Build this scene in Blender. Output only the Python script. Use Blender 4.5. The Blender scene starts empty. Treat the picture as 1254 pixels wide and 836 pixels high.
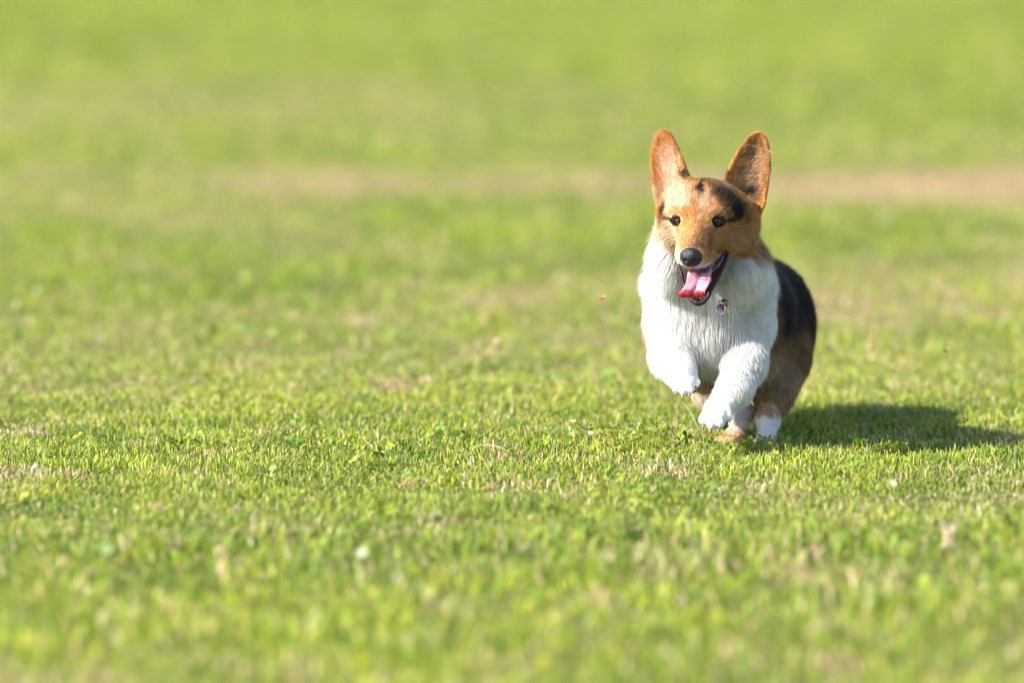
import bpy, bmesh, math, random
import numpy as np
from mathutils import Vector, kdtree

R = math.radians
rng = np.random.default_rng(11)
random.seed(5)

# ------------------------------------------------------------------ camera, light, exposure
scene = bpy.context.scene
COL = scene.collection
CAM_H, FPX, PITCH = 1.0, 6967.0, R(5.83)      # metres above the lawn, focal length in picture units, tilt
DOG_Y = 8.2                                    # distance to the dog's chest
cam_d = bpy.data.cameras.new('camera'); cam = bpy.data.objects.new('camera', cam_d); COL.objects.link(cam)
cam.location = (0, 0, CAM_H); cam.rotation_euler = (R(90) - PITCH, 0, 0)
cam_d.lens = 200; cam_d.sensor_width = 36; cam_d.clip_start = .1; cam_d.clip_end = 2000
cam_d.dof.use_dof = True; cam_d.dof.focus_distance = 8.17; cam_d.dof.aperture_fstop = 2.3
scene.camera = cam

SUN_EL, SUN_AZ = R(38), R(67)                  # azimuth: to the left of the way back to the camera
to_sun = Vector((-math.sin(SUN_AZ) * math.cos(SUN_EL), -math.cos(SUN_AZ) * math.cos(SUN_EL), math.sin(SUN_EL)))
w_ = bpy.data.worlds.new('World'); scene.world = w_; w_.use_nodes = True
nt = w_.node_tree; bg = nt.nodes['Background']
sky = nt.nodes.new('ShaderNodeTexSky'); sky.sky_type = 'NISHITA'; sky.sun_disc = False
sky.sun_elevation = SUN_EL
sky.sun_rotation = math.atan2(to_sun.x, to_sun.y)
nt.links.new(sky.outputs[0], bg.inputs[0]); bg.inputs[1].default_value = .105
sun_d = bpy.data.lights.new('sun', 'SUN'); sun_d.energy = 5.0; sun_d.angle = R(.55); sun_d.color = (1, .93, .82)
sun = bpy.data.objects.new('sun', sun_d); COL.objects.link(sun)
sun.rotation_euler = to_sun.to_track_quat('Z', 'Y').to_euler(); sun.location = (-6, 2, 6)
scene.view_settings.view_transform = 'Standard'; scene.view_settings.look = 'None'
scene.view_settings.exposure = 1.5; scene.view_settings.gamma = 1
scene.cycles.use_denoising = True; scene.cycles.denoising_input_passes = 'RGB'; scene.cycles.use_adaptive_sampling = False; scene.cycles.filter_width = 1.1
scene.cycles.max_bounces = 8; scene.cycles.diffuse_bounces = 4; scene.cycles.transmission_bounces = 4
scene.cycles.transparent_max_bounces = 6
scene.cycles_curves.shape = 'THICK'; scene.cycles_curves.subdivisions = 2

# ------------------------------------------------------------------ helpers
def tag(o, label=None, cat=None, group=None, kind=None):
    if label: o['label'] = label
    if cat: o['category'] = cat
    if group: o['group'] = group
    if kind: o['kind'] = kind
    return o

def empty(name, loc=(0, 0, 0), rz=0):
    o = bpy.data.objects.new(name, None); COL.objects.link(o)
    o.location = loc; o.rotation_euler = (0, 0, rz); o.empty_display_size = .1
    return o

def link(name, me, mat, parent=None):
    o = bpy.data.objects.new(name, me); COL.objects.link(o)
    if mat and not me.materials: me.materials.append(mat)
    if parent: o.parent = parent
    return o

def np_mesh(name, verts, faces, smooth=True):
    """faces: an (n, k) integer array, or a list of such arrays."""
    if isinstance(faces, np.ndarray): faces = [faces]
    me = bpy.data.meshes.new(name)
    verts = np.asarray(verts, np.float32)
    me.vertices.add(len(verts)); me.vertices.foreach_set('co', verts.ravel())
    nl = sum(f.size for f in faces); nf = sum(len(f) for f in faces)
    me.loops.add(nl); me.polygons.add(nf)
    me.loops.foreach_set('vertex_index', np.concatenate([f.ravel() for f in faces]).astype(np.int32))
    tot = np.concatenate([np.full(len(f), f.shape[1]) for f in faces])
    start = np.concatenate([[0], np.cumsum(tot)[:-1]])
    me.polygons.foreach_set('loop_start', start.astype(np.int32))
    me.update(calc_edges=True)
    if smooth: me.polygons.foreach_set('use_smooth', np.ones(nf, bool))
    return me

def vcol(me, rgb, name='coat'):
    a = me.attributes.new(name, 'FLOAT_COLOR', 'POINT')
    c = np.ones((len(rgb), 4), np.float32); c[:, :3] = rgb
    a.data.foreach_set('color', c.ravel())

def h3(ix, iy, iz, seed):
    n = (ix * 374761393 + iy * 668265263 + iz * 2147483647 + seed * 974711) & 0xffffffff
    n = ((n ^ (n >> 13)) * 1274126177) & 0xffffffff
    n = ((n ^ (n >> 15)) * 2246822519) & 0xffffffff
    return ((n ^ (n >> 16)) & 0xffff) / 65535.0

def noise(P, scale, seed=0):
    """value noise in 0..1 at the points P (n, 3)"""
    q = P / scale; i = np.floor(q).astype(np.int64); f = q - i; f = f * f * (3 - 2 * f)
    out = np.zeros(len(P))
    for a in (0, 1):
        for b in (0, 1):
            for c in (0, 1):
                w = (f[:, 0] if a else 1 - f[:, 0]) * (f[:, 1] if b else 1 - f[:, 1]) * (f[:, 2] if c else 1 - f[:, 2])
                out += w * h3(i[:, 0] + a, i[:, 1] + b, i[:, 2] + c, seed)
    return out

def noise2(x, y, sx, sy, seed=0, octaves=1):
    o = 0; t = 0; amp = 1
    for k in range(octaves):
        P = np.stack([x / sx * 2 ** k, y / sy * 2 ** k, np.full_like(x, 3.3)], 1)
        o = o + amp * noise(P, 1.0, seed + k); t += amp; amp *= .5
    return o / t

def sstep(a, b, x):
    t = np.clip((x - a) / (b - a), 0, 1); return t * t * (3 - 2 * t)

def unit(v, axis=-1):
    return v / (np.linalg.norm(v, axis=axis, keepdims=True) + 1e-12)

def mat(name, base=(.5, .5, .5), rough=.5, spec=.5, attr=None, **kw):
    m = bpy.data.materials.new(name); m.use_nodes = True
    b = m.node_tree.nodes['Principled BSDF']
    b.inputs['Base Color'].default_value = (*base, 1); b.inputs['Roughness'].default_value = rough
    b.inputs['Specular IOR Level'].default_value = spec
    if attr:
        a = m.node_tree.nodes.new('ShaderNodeAttribute'); a.attribute_name = attr
        m.node_tree.links.new(a.outputs['Color'], b.inputs['Base Color'])
    for k, v in kw.items(): b.inputs[k.replace('_', ' ')].default_value = v
    return m

def add_bump(m, scale, strength, dist=.001, kind='ShaderNodeTexNoise'):
    n = m.node_tree; b = n.nodes['Principled BSDF']
    t = n.nodes.new(kind); t.inputs['Scale'].default_value = scale
    c = n.nodes.new('ShaderNodeTexCoord'); n.links.new(c.outputs['Object'], t.inputs['Vector'])
    bp = n.nodes.new('ShaderNodeBump'); bp.inputs['Strength'].default_value = strength; bp.inputs['Distance'].default_value = dist
    n.links.new(t.outputs[0], bp.inputs['Height']); n.links.new(bp.outputs[0], b.inputs['Normal'])
    return m

def ground_at(u, v):
    """the spot on the lawn (x, y) that a surveyor at the camera reads off as u, v"""
    a = math.atan((v - 418) / FPX) + PITCH; d = CAM_H / math.tan(a)
    return ((u - 627) / FPX * d * 1.004, d)

# ------------------------------------------------------------------ the lawn
def dryness(x, y):
    """0 lush .. 1 bare: straw streaks and the worn band across the field, 12.9-14.3 m away"""
    big = noise2(x, y, 1.1, 2.2, 4, 3)
    fine = noise2(x, y, .22, .30, 9, 2)
    d = .55 * sstep(.48, .80, big) + .50 * sstep(.50, .85, fine)
    edge = 12.95 + .15 * (noise2(x, y, .5, 9, 31, 2) - .5) * 4
    band = sstep(edge, edge + .25, y) * (1 - sstep(edge + .75, edge + 1.25, y))
    d = d + band * (.15 + .85 * sstep(-.95, -.4, x)) * (.55 + .75 * noise2(x, y, .7, .8, 17, 2)) * (.70 + .08 * sstep(.5, .9, np.abs(x - .1)))
    d = d * (1 - .65 * sstep(14.2, 15.5, y)) + .34 * np.exp(-((x + .9) / 1.1) ** 2 - ((y - 16.6) / 1.4) ** 2)
    near = np.exp(-((y - 9.3) / .5) ** 2) * .22
    lush = .45 * np.exp(-((y - 12.0) / .7) ** 2) * sstep(-.6, .2, x) + .35 * sstep(18, 24, y)
    return np.clip(d * .85 + near - lush, 0, 1)

GREENS = np.array((1.01, 1.10, 1.02)) * np.array([(.165, .250, .014), (.230, .295, .016), (.290, .315, .026), (.100, .175, .018), (.320, .320, .040), (.150, .235, .035)])
STRAWS = np.array([(.52, .42, .22), (.45, .33, .20), (.60, .50, .32), (.38, .24, .14)])

def ground_sheet():
    xs = np.concatenate([[-600, -200, -60, -20, -8], np.linspace(-4.5, 4.5, 91), [8, 20, 60, 200, 600]])
    ys = np.concatenate([[-600, -100, -20, -4, 0, 2], np.linspace(4, 34, 241), [40, 60, 120, 300, 900]])
    X, Y = np.meshgrid(xs, ys); x, y = X.ravel(), Y.ravel()
    z = np.zeros_like(x)
    n, m = len(ys), len(xs)
    i = (np.arange(n - 1)[:, None] * m + np.arange(m - 1)[None]).ravel()
    me = np_mesh('ground', np.stack([x, y, z], 1), np.stack([i, i + 1, i + m + 1, i + m], 1))
    d = dryness(x, y)[:, None]
    far = sstep(22, 40, np.hypot(x, y))[:, None]
    soil = np.array((.095, .100, .024)); turf = np.array((.170, .235, .022))
    col = (soil * (1 - d) + np.array((.20, .14, .08)) * d) * (1 - far) + (turf * (1 - .3 * d) + .3 * d * np.array((.4, .33, .18))) * far
    vcol(me, col, 'soil')
    m_ = mat('soil_and_thatch', rough=.95, spec=.1)
    n_ = m_.node_tree; b = n_.nodes['Principled BSDF']
    a = n_.nodes.new('ShaderNodeAttribute'); a.attribute_name = 'soil'
    t = n_.nodes.new('ShaderNodeTexNoise'); t.inputs['Scale'].default_value = 60; t.inputs['Detail'].default_value = 5
    c = n_.nodes.new('ShaderNodeTexCoord'); n_.links.new(c.outputs['Object'], t.inputs['Vector'])
    r = n_.nodes.new('ShaderNodeMapRange'); r.inputs[3].default_value = .5; r.inputs[4].default_value = 1.6
    n_.links.new(t.outputs[0], r.inputs[0])
    x_ = n_.nodes.new('ShaderNodeVectorMath'); x_.operation = 'SCALE'
    n_.links.new(a.outputs['Color'], x_.inputs[0]); n_.links.new(r.outputs[0], x_.inputs['Scale'])
    n_.links.new(x_.outputs[0], b.inputs['Base Color'])
    o = link('ground', me, m_); tag(o, 'thatch and soil under the lawn', kind='structure')

def leafy(name, attr, trans=.30, rough=.5, spec=.25):
    m = bpy.data.materials.new(name); m.use_nodes = True; n = m.node_tree; n.nodes.clear()
    out = n.nodes.new('ShaderNodeOutputMaterial'); a = n.nodes.new('ShaderNodeAttribute'); a.attribute_name = attr
    b = n.nodes.new('ShaderNodeBsdfPrincipled'); b.inputs['Roughness'].default_value = rough; b.inputs['Specular IOR Level'].default_value = spec
    t = n.nodes.new('ShaderNodeBsdfTranslucent'); x = n.nodes.new('ShaderNodeMixShader'); x.inputs[0].default_value = trans
    n.links.new(a.outputs['Color'], b.inputs['Base Color']); n.links.new(a.outputs['Color'], t.inputs['Color'])
    n.links.new(b.outputs[0], x.inputs[1]); n.links.new(t.outputs[0], x.inputs[2]); n.links.new(x.outputs[0], out.inputs[0])
    return m

M_GRASS = leafy('grass_blade', 'blade')

def blades(name, y0, y1, dens, wid, hei, margin=1.25, label='', tris=3, seed=1):
    g = np.random.default_rng(seed)
    t0, t1 = .0905 * margin, .0905 * 2.3
    def wedge(ta, tb, dn):
        area = (tb - ta) * (y1 ** 2 - y0 ** 2) / 2 * 2
        n = int(area * dn)
        y = np.sqrt(g.uniform(y0 ** 2, y1 ** 2, n)); a = g.uniform(ta, tb, n) * g.choice([-1, 1], n)
        return a * y, y, np.full(n, dn)
    xa, ya, da = wedge(0, t0, dens); xb, yb, db = wedge(t0, t1, dens * .28)
    x = np.concatenate([xa, xb]); y = np.concatenate([ya, yb]); dn = np.concatenate([da, db])
    dry = dryness(x, y)
    clump = noise2(x, y, .035, .035, 21, 2)
    tuft = noise2(x, y, .14, .14, 23, 2)
    keep = g.uniform(0, 1, len(x)) < np.clip(.55 + .9 * (clump - .3) + .35 * (tuft - .5) - .35 * dry, .15, 1)
    x, y, dn, dry, clump, tuft = [q[keep] for q in (x, y, dn, dry, clump, tuft)]
    n = len(x)
    h = hei * (.35 + .65 * g.uniform(0, 1, n)) * (.35 + 1.3 * tuft) * (1 - .35 * dry) * (1 + .25 * (clump - .5))
    w = wid * g.uniform(.6, 1.25, n) * np.where(dn < dens * .9, 1.6, 1)
    phi = g.uniform(0, 2 * np.pi, n); th = g.uniform(0, 2 * np.pi, n); matted = sstep(.55, .8, noise2(x, y, .16, .22, 77, 2)); lean = np.abs(g.normal(0, .70, n)) * (1 + .9 * matted) + .06
    a = np.stack([np.cos(phi), np.sin(phi), np.zeros(n)], 1); l = np.stack([np.cos(th), np.sin(th), np.zeros(n)], 1)
    base = np.stack([x, y, np.full(n, -.002)], 1); up = np.array((0, 0, 1.))
    hh = h[:, None]; ww = w[:, None]; le = lean[:, None]
    mid = base + up * hh * .55 + l * hh * .22 * le
    tip = base + up * hh * np.maximum(.25, 1 - .40 * le) + l * hh * .85 * np.minimum(le, 1.4)
    straw = g.uniform(0, 1, n) < .09 + .62 * dry + .55 * sstep(.58, .85, noise2(x, y, .09, .12, 55, 2))
    col = GREENS[g.integers(0, len(GREENS), n)] * (.75 + .5 * g.uniform(0, 1, n))[:, None]
    hue = (.40 * noise2(x, y, .45, .6, 41, 2) + .60 * noise2(x, y, .08, .12, 43, 2))[:, None]
    col = col * (1 + (hue - .5) * np.array((1.9, 1.25, .5)))
    sc = STRAWS[g.integers(0, len(STRAWS), n)] * (.7 + .5 * g.uniform(0, 1, n))[:, None]
    col = np.where(straw[:, None], sc, col)
    if tris == 3:
        cut = np.where(g.uniform(0, 1, (n, 1)) < .6, .30, .03)                     # most blades end blunt where the mower cut them
        V = np.stack([base - a * ww / 2, base + a * ww / 2, mid + a * ww * .46, mid - a * ww * .46, tip + a * ww * cut, tip - a * ww * cut], 1).reshape(-1, 3)
        i = np.arange(n) * 6
        F = [np.stack([i, i + 1, i + 2, i + 3], 1), np.stack([i + 3, i + 2, i + 4, i + 5], 1)]; k = 6
    else:
        V = np.stack([base - a * ww / 2, base + a * ww / 2, tip], 1).reshape(-1, 3)
        i = np.arange(n) * 3; F = [np.stack([i, i + 1, i + 2], 1)]; k = 3
    me = np_mesh(name, V, F, smooth=False)
    c = np.repeat(col, k, 0).reshape(n, k, 3).copy()
    if k == 6: c[:, 4:] = c[:, 4:] * .6 + np.array((.40, .36, .15)) * .4       # cut tips are paler
    vcol(me, c.reshape(-1, 3), 'blade')
    o = link(name, me, M_GRASS); tag(o, label, 'grass', kind='stuff')
    print(name, n)
    return o

ground_sheet()
blades('grass', 5.0, 7.3, 15000, .0034, .032, label='short mown grass in the blurred strip closest to the camera', seed=2)
blades('grass', 7.3, 9.6, 58000, .0022, .0205, label='short mown grass with straw tips around the running dog', seed=3)
blades('grass', 9.6, 14.5, 13000, .0038, .030, label='mown grass behind the dog up to the worn brown band', tris=1, seed=4)
blades('grass', 14.5, 30, 5200, .0060, .036, label='soft green lawn beyond the worn brown band', tris=1, seed=5)

# small round leaves of clover between the blades
def clover():
    g = np.random.default_rng(8)
    n = 22000
    y = g.uniform(6.2, 10.2, n); x = g.uniform(-1.15, 1.15, n) * .105 * y
    m = noise2(x, y, .16, .20, 61, 2)
    cx, cy = ground_at(915, 556)
    near_dog = np.exp(-((x - cx) / .16) ** 2 - ((y - cy) / .07) ** 2)
    cx2, cy2 = ground_at(760, 545)
    near_dog = np.maximum(near_dog, np.exp(-((x - cx2) / .16) ** 2 - ((y - cy2) / .10) ** 2))
    keep = g.uniform(0, 1, n) < sstep(.58, .80, m) * .40 + near_dog
    x, y = x[keep], y[keep]; n = len(x)
    V = []; F = []; Cc = []
    for q in range(n):
        zc = g.uniform(.010, .024); r = g.uniform(.0024, .0046); t0 = g.uniform(0, 6.28)
        tilt = g.normal(0, .65, 2)
        c = np.array(GREENS[g.integers(0, 6)]) * g.uniform(.65, 1.05) + .012
        if g.uniform() < .05: c = c * .4 + np.array((.5, .5, .3)) * .5
        for k in range(3):
            th = t0 + k * 2.094
            d = np.array((math.cos(th), math.sin(th))); e = np.array((-d[1], d[0]))
            b = len(V)
            for (aa, ee, zz) in ((0, 0, 0), (.8, .62, .16), (1.55, .75, .1), (1.9, .0, -.02), (1.55, -.75, .1), (.8, -.62, .16)):
                p = d * aa * r + e * ee * r
                V.append((x[q] + p[0], y[q] + p[1], zc + zz * r + p[0] * tilt[0] + p[1] * tilt[1])); Cc.append(c)
            F.append((b, b + 1, b + 2, b + 3)); F.append((b, b + 3, b + 4, b + 5))
    me = np_mesh('clover', np.array(V), np.array(F), smooth=False); vcol(me, np.array(Cc), 'blade')
    o = link('clover', me, M_GRASS)
    tag(o, 'small round clover leaves scattered through the grass under the dog', 'clover', kind='stuff')
    print('clover', n)
clover()

# ------------------------------------------------------------------ the dog: a measured sheet of front-view points with a depth each
X0 = (880 - 627) / FPX * DOG_Y
def P(u, v, w):
    """dog-frame point (metres) from its front-view measurement u, v and its depth w behind the chest"""
    d = DOG_Y + w; a = math.atan((v - 418) / FPX) + PITCH
    return np.array(((u - 627) / FPX * d - X0, w, CAM_H - d * math.tan(a)))
def unP(Q):
    d = DOG_Y + Q[:, 1]
    return (Q[:, 0] + X0) / d * FPX + 627, np.tan(np.arctan2(CAM_H - Q[:, 2], d) - PITCH) * FPX + 418, Q[:, 1]

# head frame: x to the dog's left (picture right), y out along the muzzle, z up; millimetres
HO = P(864, 257, -.05); YAW, NOD, ROLL = R(13), R(13), R(0)
HF = np.array((-math.sin(YAW) * math.cos(NOD), -math.cos(YAW) * math.cos(NOD), -math.sin(NOD)))
HR = np.array((math.cos(YAW), -math.sin(YAW), 0.)); HU = np.cross(HF, HR); HU = HU if HU[2] > 0 else -HU
def H(x, y, z): return HO + (HR * x + HF * y + HU * z) * .001
HM = np.stack([HR, HF, HU])                     # world -> head rotation (rows)

class Prim:
    def __init__(s, kind, a, b=None, ra=.02, rb=None, k=.02, rot=None, sub=False, flow=(0, 1, -.5), fur=.018, reg='body', lift=.35):
        s.kind, s.a, s.b, s.ra, s.rb, s.k, s.rot, s.sub = kind, np.array(a, float), b, ra, rb, k, rot, sub
        s.flow = unit(np.array(flow, float)); s.fur = fur; s.reg = reg; s.lift = lift
        if kind == 'ell': s.r = np.array(ra, float); rr = max(s.r); s.lo, s.hi = s.a - rr, s.a + rr
        elif kind == 'cap':
            s.b = np.array(b, float); m = max(ra, rb); s.lo, s.hi = np.minimum(s.a, s.b) - m, np.maximum(s.a, s.b) + m
        elif kind == 'ear':
            tip = s.a + s.rot[1] * s.b['L']; s.lo, s.hi = np.minimum(s.a, tip) - .05, np.maximum(s.a, tip) + .05
    def cup(s, q):
        e = s.b; t = np.clip(q[:, 1] / e['L'], -.3, 1.15); hw = np.interp(t, e['t'], e['h'])
        bend = np.interp(t, (-.3, 0, 1, 1.15), (0, 0, e['bend'], e['bend']))
        r = np.clip(np.abs(q[:, 0] - np.interp(t, e['t'], e['mid'])) / np.maximum(hw, 1e-4), 0, 1.6)
        return -e['cup'] * np.interp(t, (0, .5, 1), (1, .75, .25)) * (1 - r ** 2) + bend
    def d(s, Q):
        if s.kind == 'ell':
            q = Q - s.a
            if s.rot is not None: q = q @ s.rot.T
            k0 = np.sqrt(((q / s.r) ** 2).sum(1)) + 1e-9; k1 = np.sqrt(((q / s.r ** 2) ** 2).sum(1)) + 1e-9
            return k0 * (k0 - 1) / k1
        if s.kind == 'cap':
            ab = s.b - s.a; t = np.clip(((Q - s.a) @ ab) / (ab @ ab), 0, 1)
            return np.linalg.norm(Q - s.a - t[:, None] * ab, axis=1) - (s.ra + (s.rb - s.ra) * t)
        q = (Q - s.a) @ s.rot.T; e = s.b          # ear: a flattened cup
        t = np.clip(q[:, 1] / e['L'], -.3, 1.15)
        hw = np.interp(t, e['t'], e['h'])
        xx = q[:, 0] - np.interp(t, e['t'], e['mid'])
        c0 = s.cup(q)
        dx = np.abs(xx) - hw; dy = np.maximum(q[:, 1] - e['L'], -q[:, 1] - .02)
        dc = np.abs(q[:, 2] - c0) - .0036
        dd = np.maximum(dx, dy) * .8
        h = np.clip(.5 - .5 * (dd - dc) / .004, 0, 1)
        return dd * (1 - h) + dc * h + .004 * h * (1 - h)

def smin(a, b, k):
    h = np.clip(.5 + .5 * (b - a) / k, 0, 1); return b * (1 - h) + a * h - k * h * (1 - h)
def smax(a, b, k): return -smin(-a, -b, k)

def field(prims, Q, box=True):
    f = np.full(len(Q), .06)
    for p in prims:
        if box:
            m = np.all((Q > p.lo - .045) & (Q < p.hi + .045), axis=1)
            if not m.any(): continue
            d = p.d(Q[m]); f[m] = smax(f[m], -d, p.k) if p.sub else smin(f[m], d, p.k)
        else:
            d = p.d(Q); f = smax(f, -d, p.k) if p.sub else smin(f, d, p.k)
    return f

def surface_nets(prims, lo, hi, h, project=2):
    n = np.ceil((hi - lo) / h).astype(int) + 1
    ax = [lo[i] + h * np.arange(n[i]) for i in range(3)]
    F = np.full(n, .06, np.float32)
    for p in prims:                                # each primitive touches only its own box of the grid
        i0 = np.clip(np.floor((p.lo - .03 - lo) / h).astype(int), 0, n); i1 = np.clip(np.ceil((p.hi + .03 - lo) / h).astype(int) + 1, 0, n)
        if (i1 <= i0).any(): continue
        g = np.stack(np.meshgrid(*[ax[k][i0[k]:i1[k]] for k in range(3)], indexing='ij'), -1)
        d = p.d(g.reshape(-1, 3)).reshape(g.shape[:3]); s = tuple(slice(i0[k], i1[k]) for k in range(3))
        F[s] = smax(F[s], -d, p.k) if p.sub else smin(F[s], d, p.k)
    ins = F < 0
    c = [ins[a:n[0] - 1 + a, b:n[1] - 1 + b, e:n[2] - 1 + e] for a in (0, 1) for b in (0, 1) for e in (0, 1)]
    s = sum(q.astype(np.int8) for q in c); act = (s > 0) & (s < 8)
    idx = -np.ones(act.shape, np.int64); cells = np.argwhere(act); idx[act] = np.arange(len(cells))
    acc = np.zeros((len(cells), 3)); cnt = np.zeros(len(cells))
    cor = [(a, b, e) for a in (0, 1) for b in (0, 1) for e in (0, 1)]
    for i, A in enumerate(cor):
        for j, B in enumerate(cor):
            if j <= i or sum(abs(A[k] - B[k]) for k in range(3)) != 1: continue
            fa = F[cells[:, 0] + A[0], cells[:, 1] + A[1], cells[:, 2] + A[2]]; fb = F[cells[:, 0] + B[0], cells[:, 1] + B[1], cells[:, 2] + B[2]]
            m = (fa < 0) != (fb < 0); t = np.where(m, fa / (fa - fb + 1e-12), 0)[:, None]
            pt = np.array(A) + t * (np.array(B) - np.array(A))
            acc += pt * m[:, None]; cnt += m
    V = lo + h * (cells + acc / cnt[:, None])
    quads = []
    for axis in range(3):
        o1, o2 = [k for k in range(3) if k != axis]
        a = [slice(1, n[k] - 1) for k in range(3)]; b = list(a); a[axis] = slice(0, n[axis] - 1); b[axis] = slice(1, n[axis])
        A, B = ins[tuple(a)], ins[tuple(b)]
        e = np.argwhere(A != B); flip = A[A != B]
        off = np.array([1, 1, 1]); off[axis] = 0; e = e + off
        def at(d1, d2):
            q = e.copy(); q[:, o1] -= d1; q[:, o2] -= d2; return idx[q[:, 0], q[:, 1], q[:, 2]]
        qd = np.stack([at(1, 1), at(0, 1), at(0, 0), at(1, 0)], 1)
        if axis == 1: flip = ~flip
        qd[~flip] = qd[~flip][:, ::-1]
        quads.append(qd)
    Q = np.concatenate(quads); Q = Q[(Q >= 0).all(1)]
    for _ in range(project):
        f0, G = grad(prims, V); V = V - G * np.clip(f0, -h, h)[:, None] * .8
    return V, Q

def grad(prims, V, e=.0012):
    f0 = field(prims, V); G = np.zeros_like(V)
    for k in range(3):
        d = np.zeros(3); d[k] = e; G[:, k] = (field(prims, V + d) - field(prims, V - d)) / (2 * e)
    return f0, unit(G)

DN = (0, .15, -1); BK = (0, 1, -.25)
B = []
def ell(u, v, w, r, **k): B.append(Prim('ell', P(u, v, w), ra=r, **k))
def cap(a, b, ra, rb, **k): B.append(Prim('cap', P(*a), P(*b), ra, rb, **k))
# trunk
ell(871, 385, .07, (.070, .085, .082), k=.03, flow=(.05, -.1, -1), fur=.030, reg='chest', lift=.35)
ell(868, 340, .05, (.072, .070, .055), k=.03, flow=(0, -.1, -1), fur=.036, reg='ruff', lift=.45)
ell(868, 431, .09, (.043, .055, .050), k=.03, flow=(0, .2, -1), fur=.026, reg='belly', lift=.3)
ell(912, 385, .23, (.074, .125, .080), k=.04, flow=BK, fur=.022, reg='body', lift=.3)
ell(932, 392, .36, (.078, .105, .090), k=.04, flow=(0, .8, -.5), fur=.022, reg='body', lift=.3)
ell(910, 430, .22, (.055, .12, .05), k=.03, flow=(0, .5, -.8), fur=.022, reg='belly', lift=.3)
# neck
ell(822, 312, -.015, (.020, .036, .036), k=.035, flow=(-.6, .1, -1), fur=.032, reg='ruff', lift=.55)
ell(909, 324, -.005, (.027, .045, .036), k=.03, flow=(.6, .1, -1), fur=.030, reg='ruff', lift=.5)
cap((866, 285, .01), (872, 335, .07), .052, .070, k=.03, flow=(0, .5, -1), fur=.030, reg='neck', lift=.4)
# hind legs
ell(948, 425, .33, (.048, .085, .085), k=.03, flow=(0, .2, -1), fur=.018, reg='thigh', lift=.3)
cap((955, 440, .26), (950, 478, .20), .045, .030, k=.03, flow=(0, .1, -1), fur=.016, reg='thigh', lift=.25)
cap((951, 482, .23), (942, 515, .16), .020, .014, k=.02, flow=(0, .1, -1), fur=.010, reg='hind', lift=.2)
cap((942, 515, .16), (940, 534, .13), .0145, .0135, k=.015, flow=(0, -.1, -1), fur=.007, reg='hind', lift=.2)
ell(940, 541, .11, (.017, .026, .011), k=.012, flow=(0, -1, -.4), fur=.006, reg='hind', lift=.2)
cap((885, 445, .25), (872, 478, .18), .045, .026, k=.03, flow=(0, .1, -1), fur=.014, reg='thigh', lift=.25)
cap((874, 480, .20), (906, 508, .19), .022, .016, k=.02, flow=(.2, .1, -1), fur=.009, reg='hind', lift=.2)
cap((908, 505, .19), (904, 533, .12), .015, .014, k=.015, flow=(-.2, 0, -1), fur=.007, reg='hind', lift=.2)
ell(893, 541, .095, (.021, .026, .011), k=.012, flow=(-.5, -1, -.4), fur=.006, reg='hind', lift=.2)
# raised foreleg (picture left)
ell(824, 385, .05, (.036, .045, .058), k=.03, flow=(0, 0, -1), fur=.018, reg='fore', lift=.3)
cap((820, 405, .03), (823, 438, .00), .029, .0265, k=.025, flow=(.1, 0, -1), fur=.014, reg='fore', lift=.3)
cap((823, 438, .00), (834, 456, -.03), .0255, .019, k=.02, flow=(.3, 0, -1), fur=.011, reg='fore', lift=.25)
cap((834, 456, -.03), (840, 468, -.04), .021, .018, k=.015, flow=(.3, 0, -1), fur=.007, reg='paw', lift=.2)
for u, v, w in ((830, 475, -.05), (838, 478, -.056), (846, 476, -.056), (853, 468, -.045)):
    cap((u - 1 + (840 - u) * .4, v - 9, w + .008), (u, v, w), .0070, .0066, k=.0035, flow=(.1, -.2, -1), fur=.0032, reg='paw', lift=.2)
for u, v, w in ((833.5, 479, -.062), (842, 480, -.064), (849.5, 475, -.058)):
    cap((u, v - 5, w - .001), (u, v + 3, w + .003), .0016, .0022, k=.002, sub=True)
# reaching foreleg (picture right)
ell(915, 385, .07, (.036, .045, .058), k=.03, flow=(0, 0, -1), fur=.020, reg='fore', lift=.3)
cap((917, 405, .04), (914, 446, .00) , .031, .0245, k=.025, flow=(0, .1, -1), fur=.017, reg='fore', lift=.3)
cap((914, 446, .00), (902, 476, -.04), .0245, .021, k=.02, flow=(-.4, .1, -1), fur=.013, reg='fore', lift=.25)
cap((902, 476, -.04), (880, 503, -.06), .021, .0195, k=.02, flow=(-.5, 0, -1), fur=.009, reg='paw', lift=.2)
for u, v, w in ((864, 513, -.085), (873, 518, -.096), (883, 517, -.096), (892, 510, -.082)):
    cap((882 + (u - 880) * .6, v - 11, w + .012), (u, v, w), .0092, .0082, k=.0040, flow=(-.2, -.3, -1), fur=.0036, reg='paw', lift=.2)
for u, v, w in ((868, 518, -.1005), (878, 520.5, -.107), (888, 517, -.100)):
    cap((u + 1, v - 9, w + .003), (u, v + 2, w + .001), .0018, .0026, k=.002, sub=True)
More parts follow.
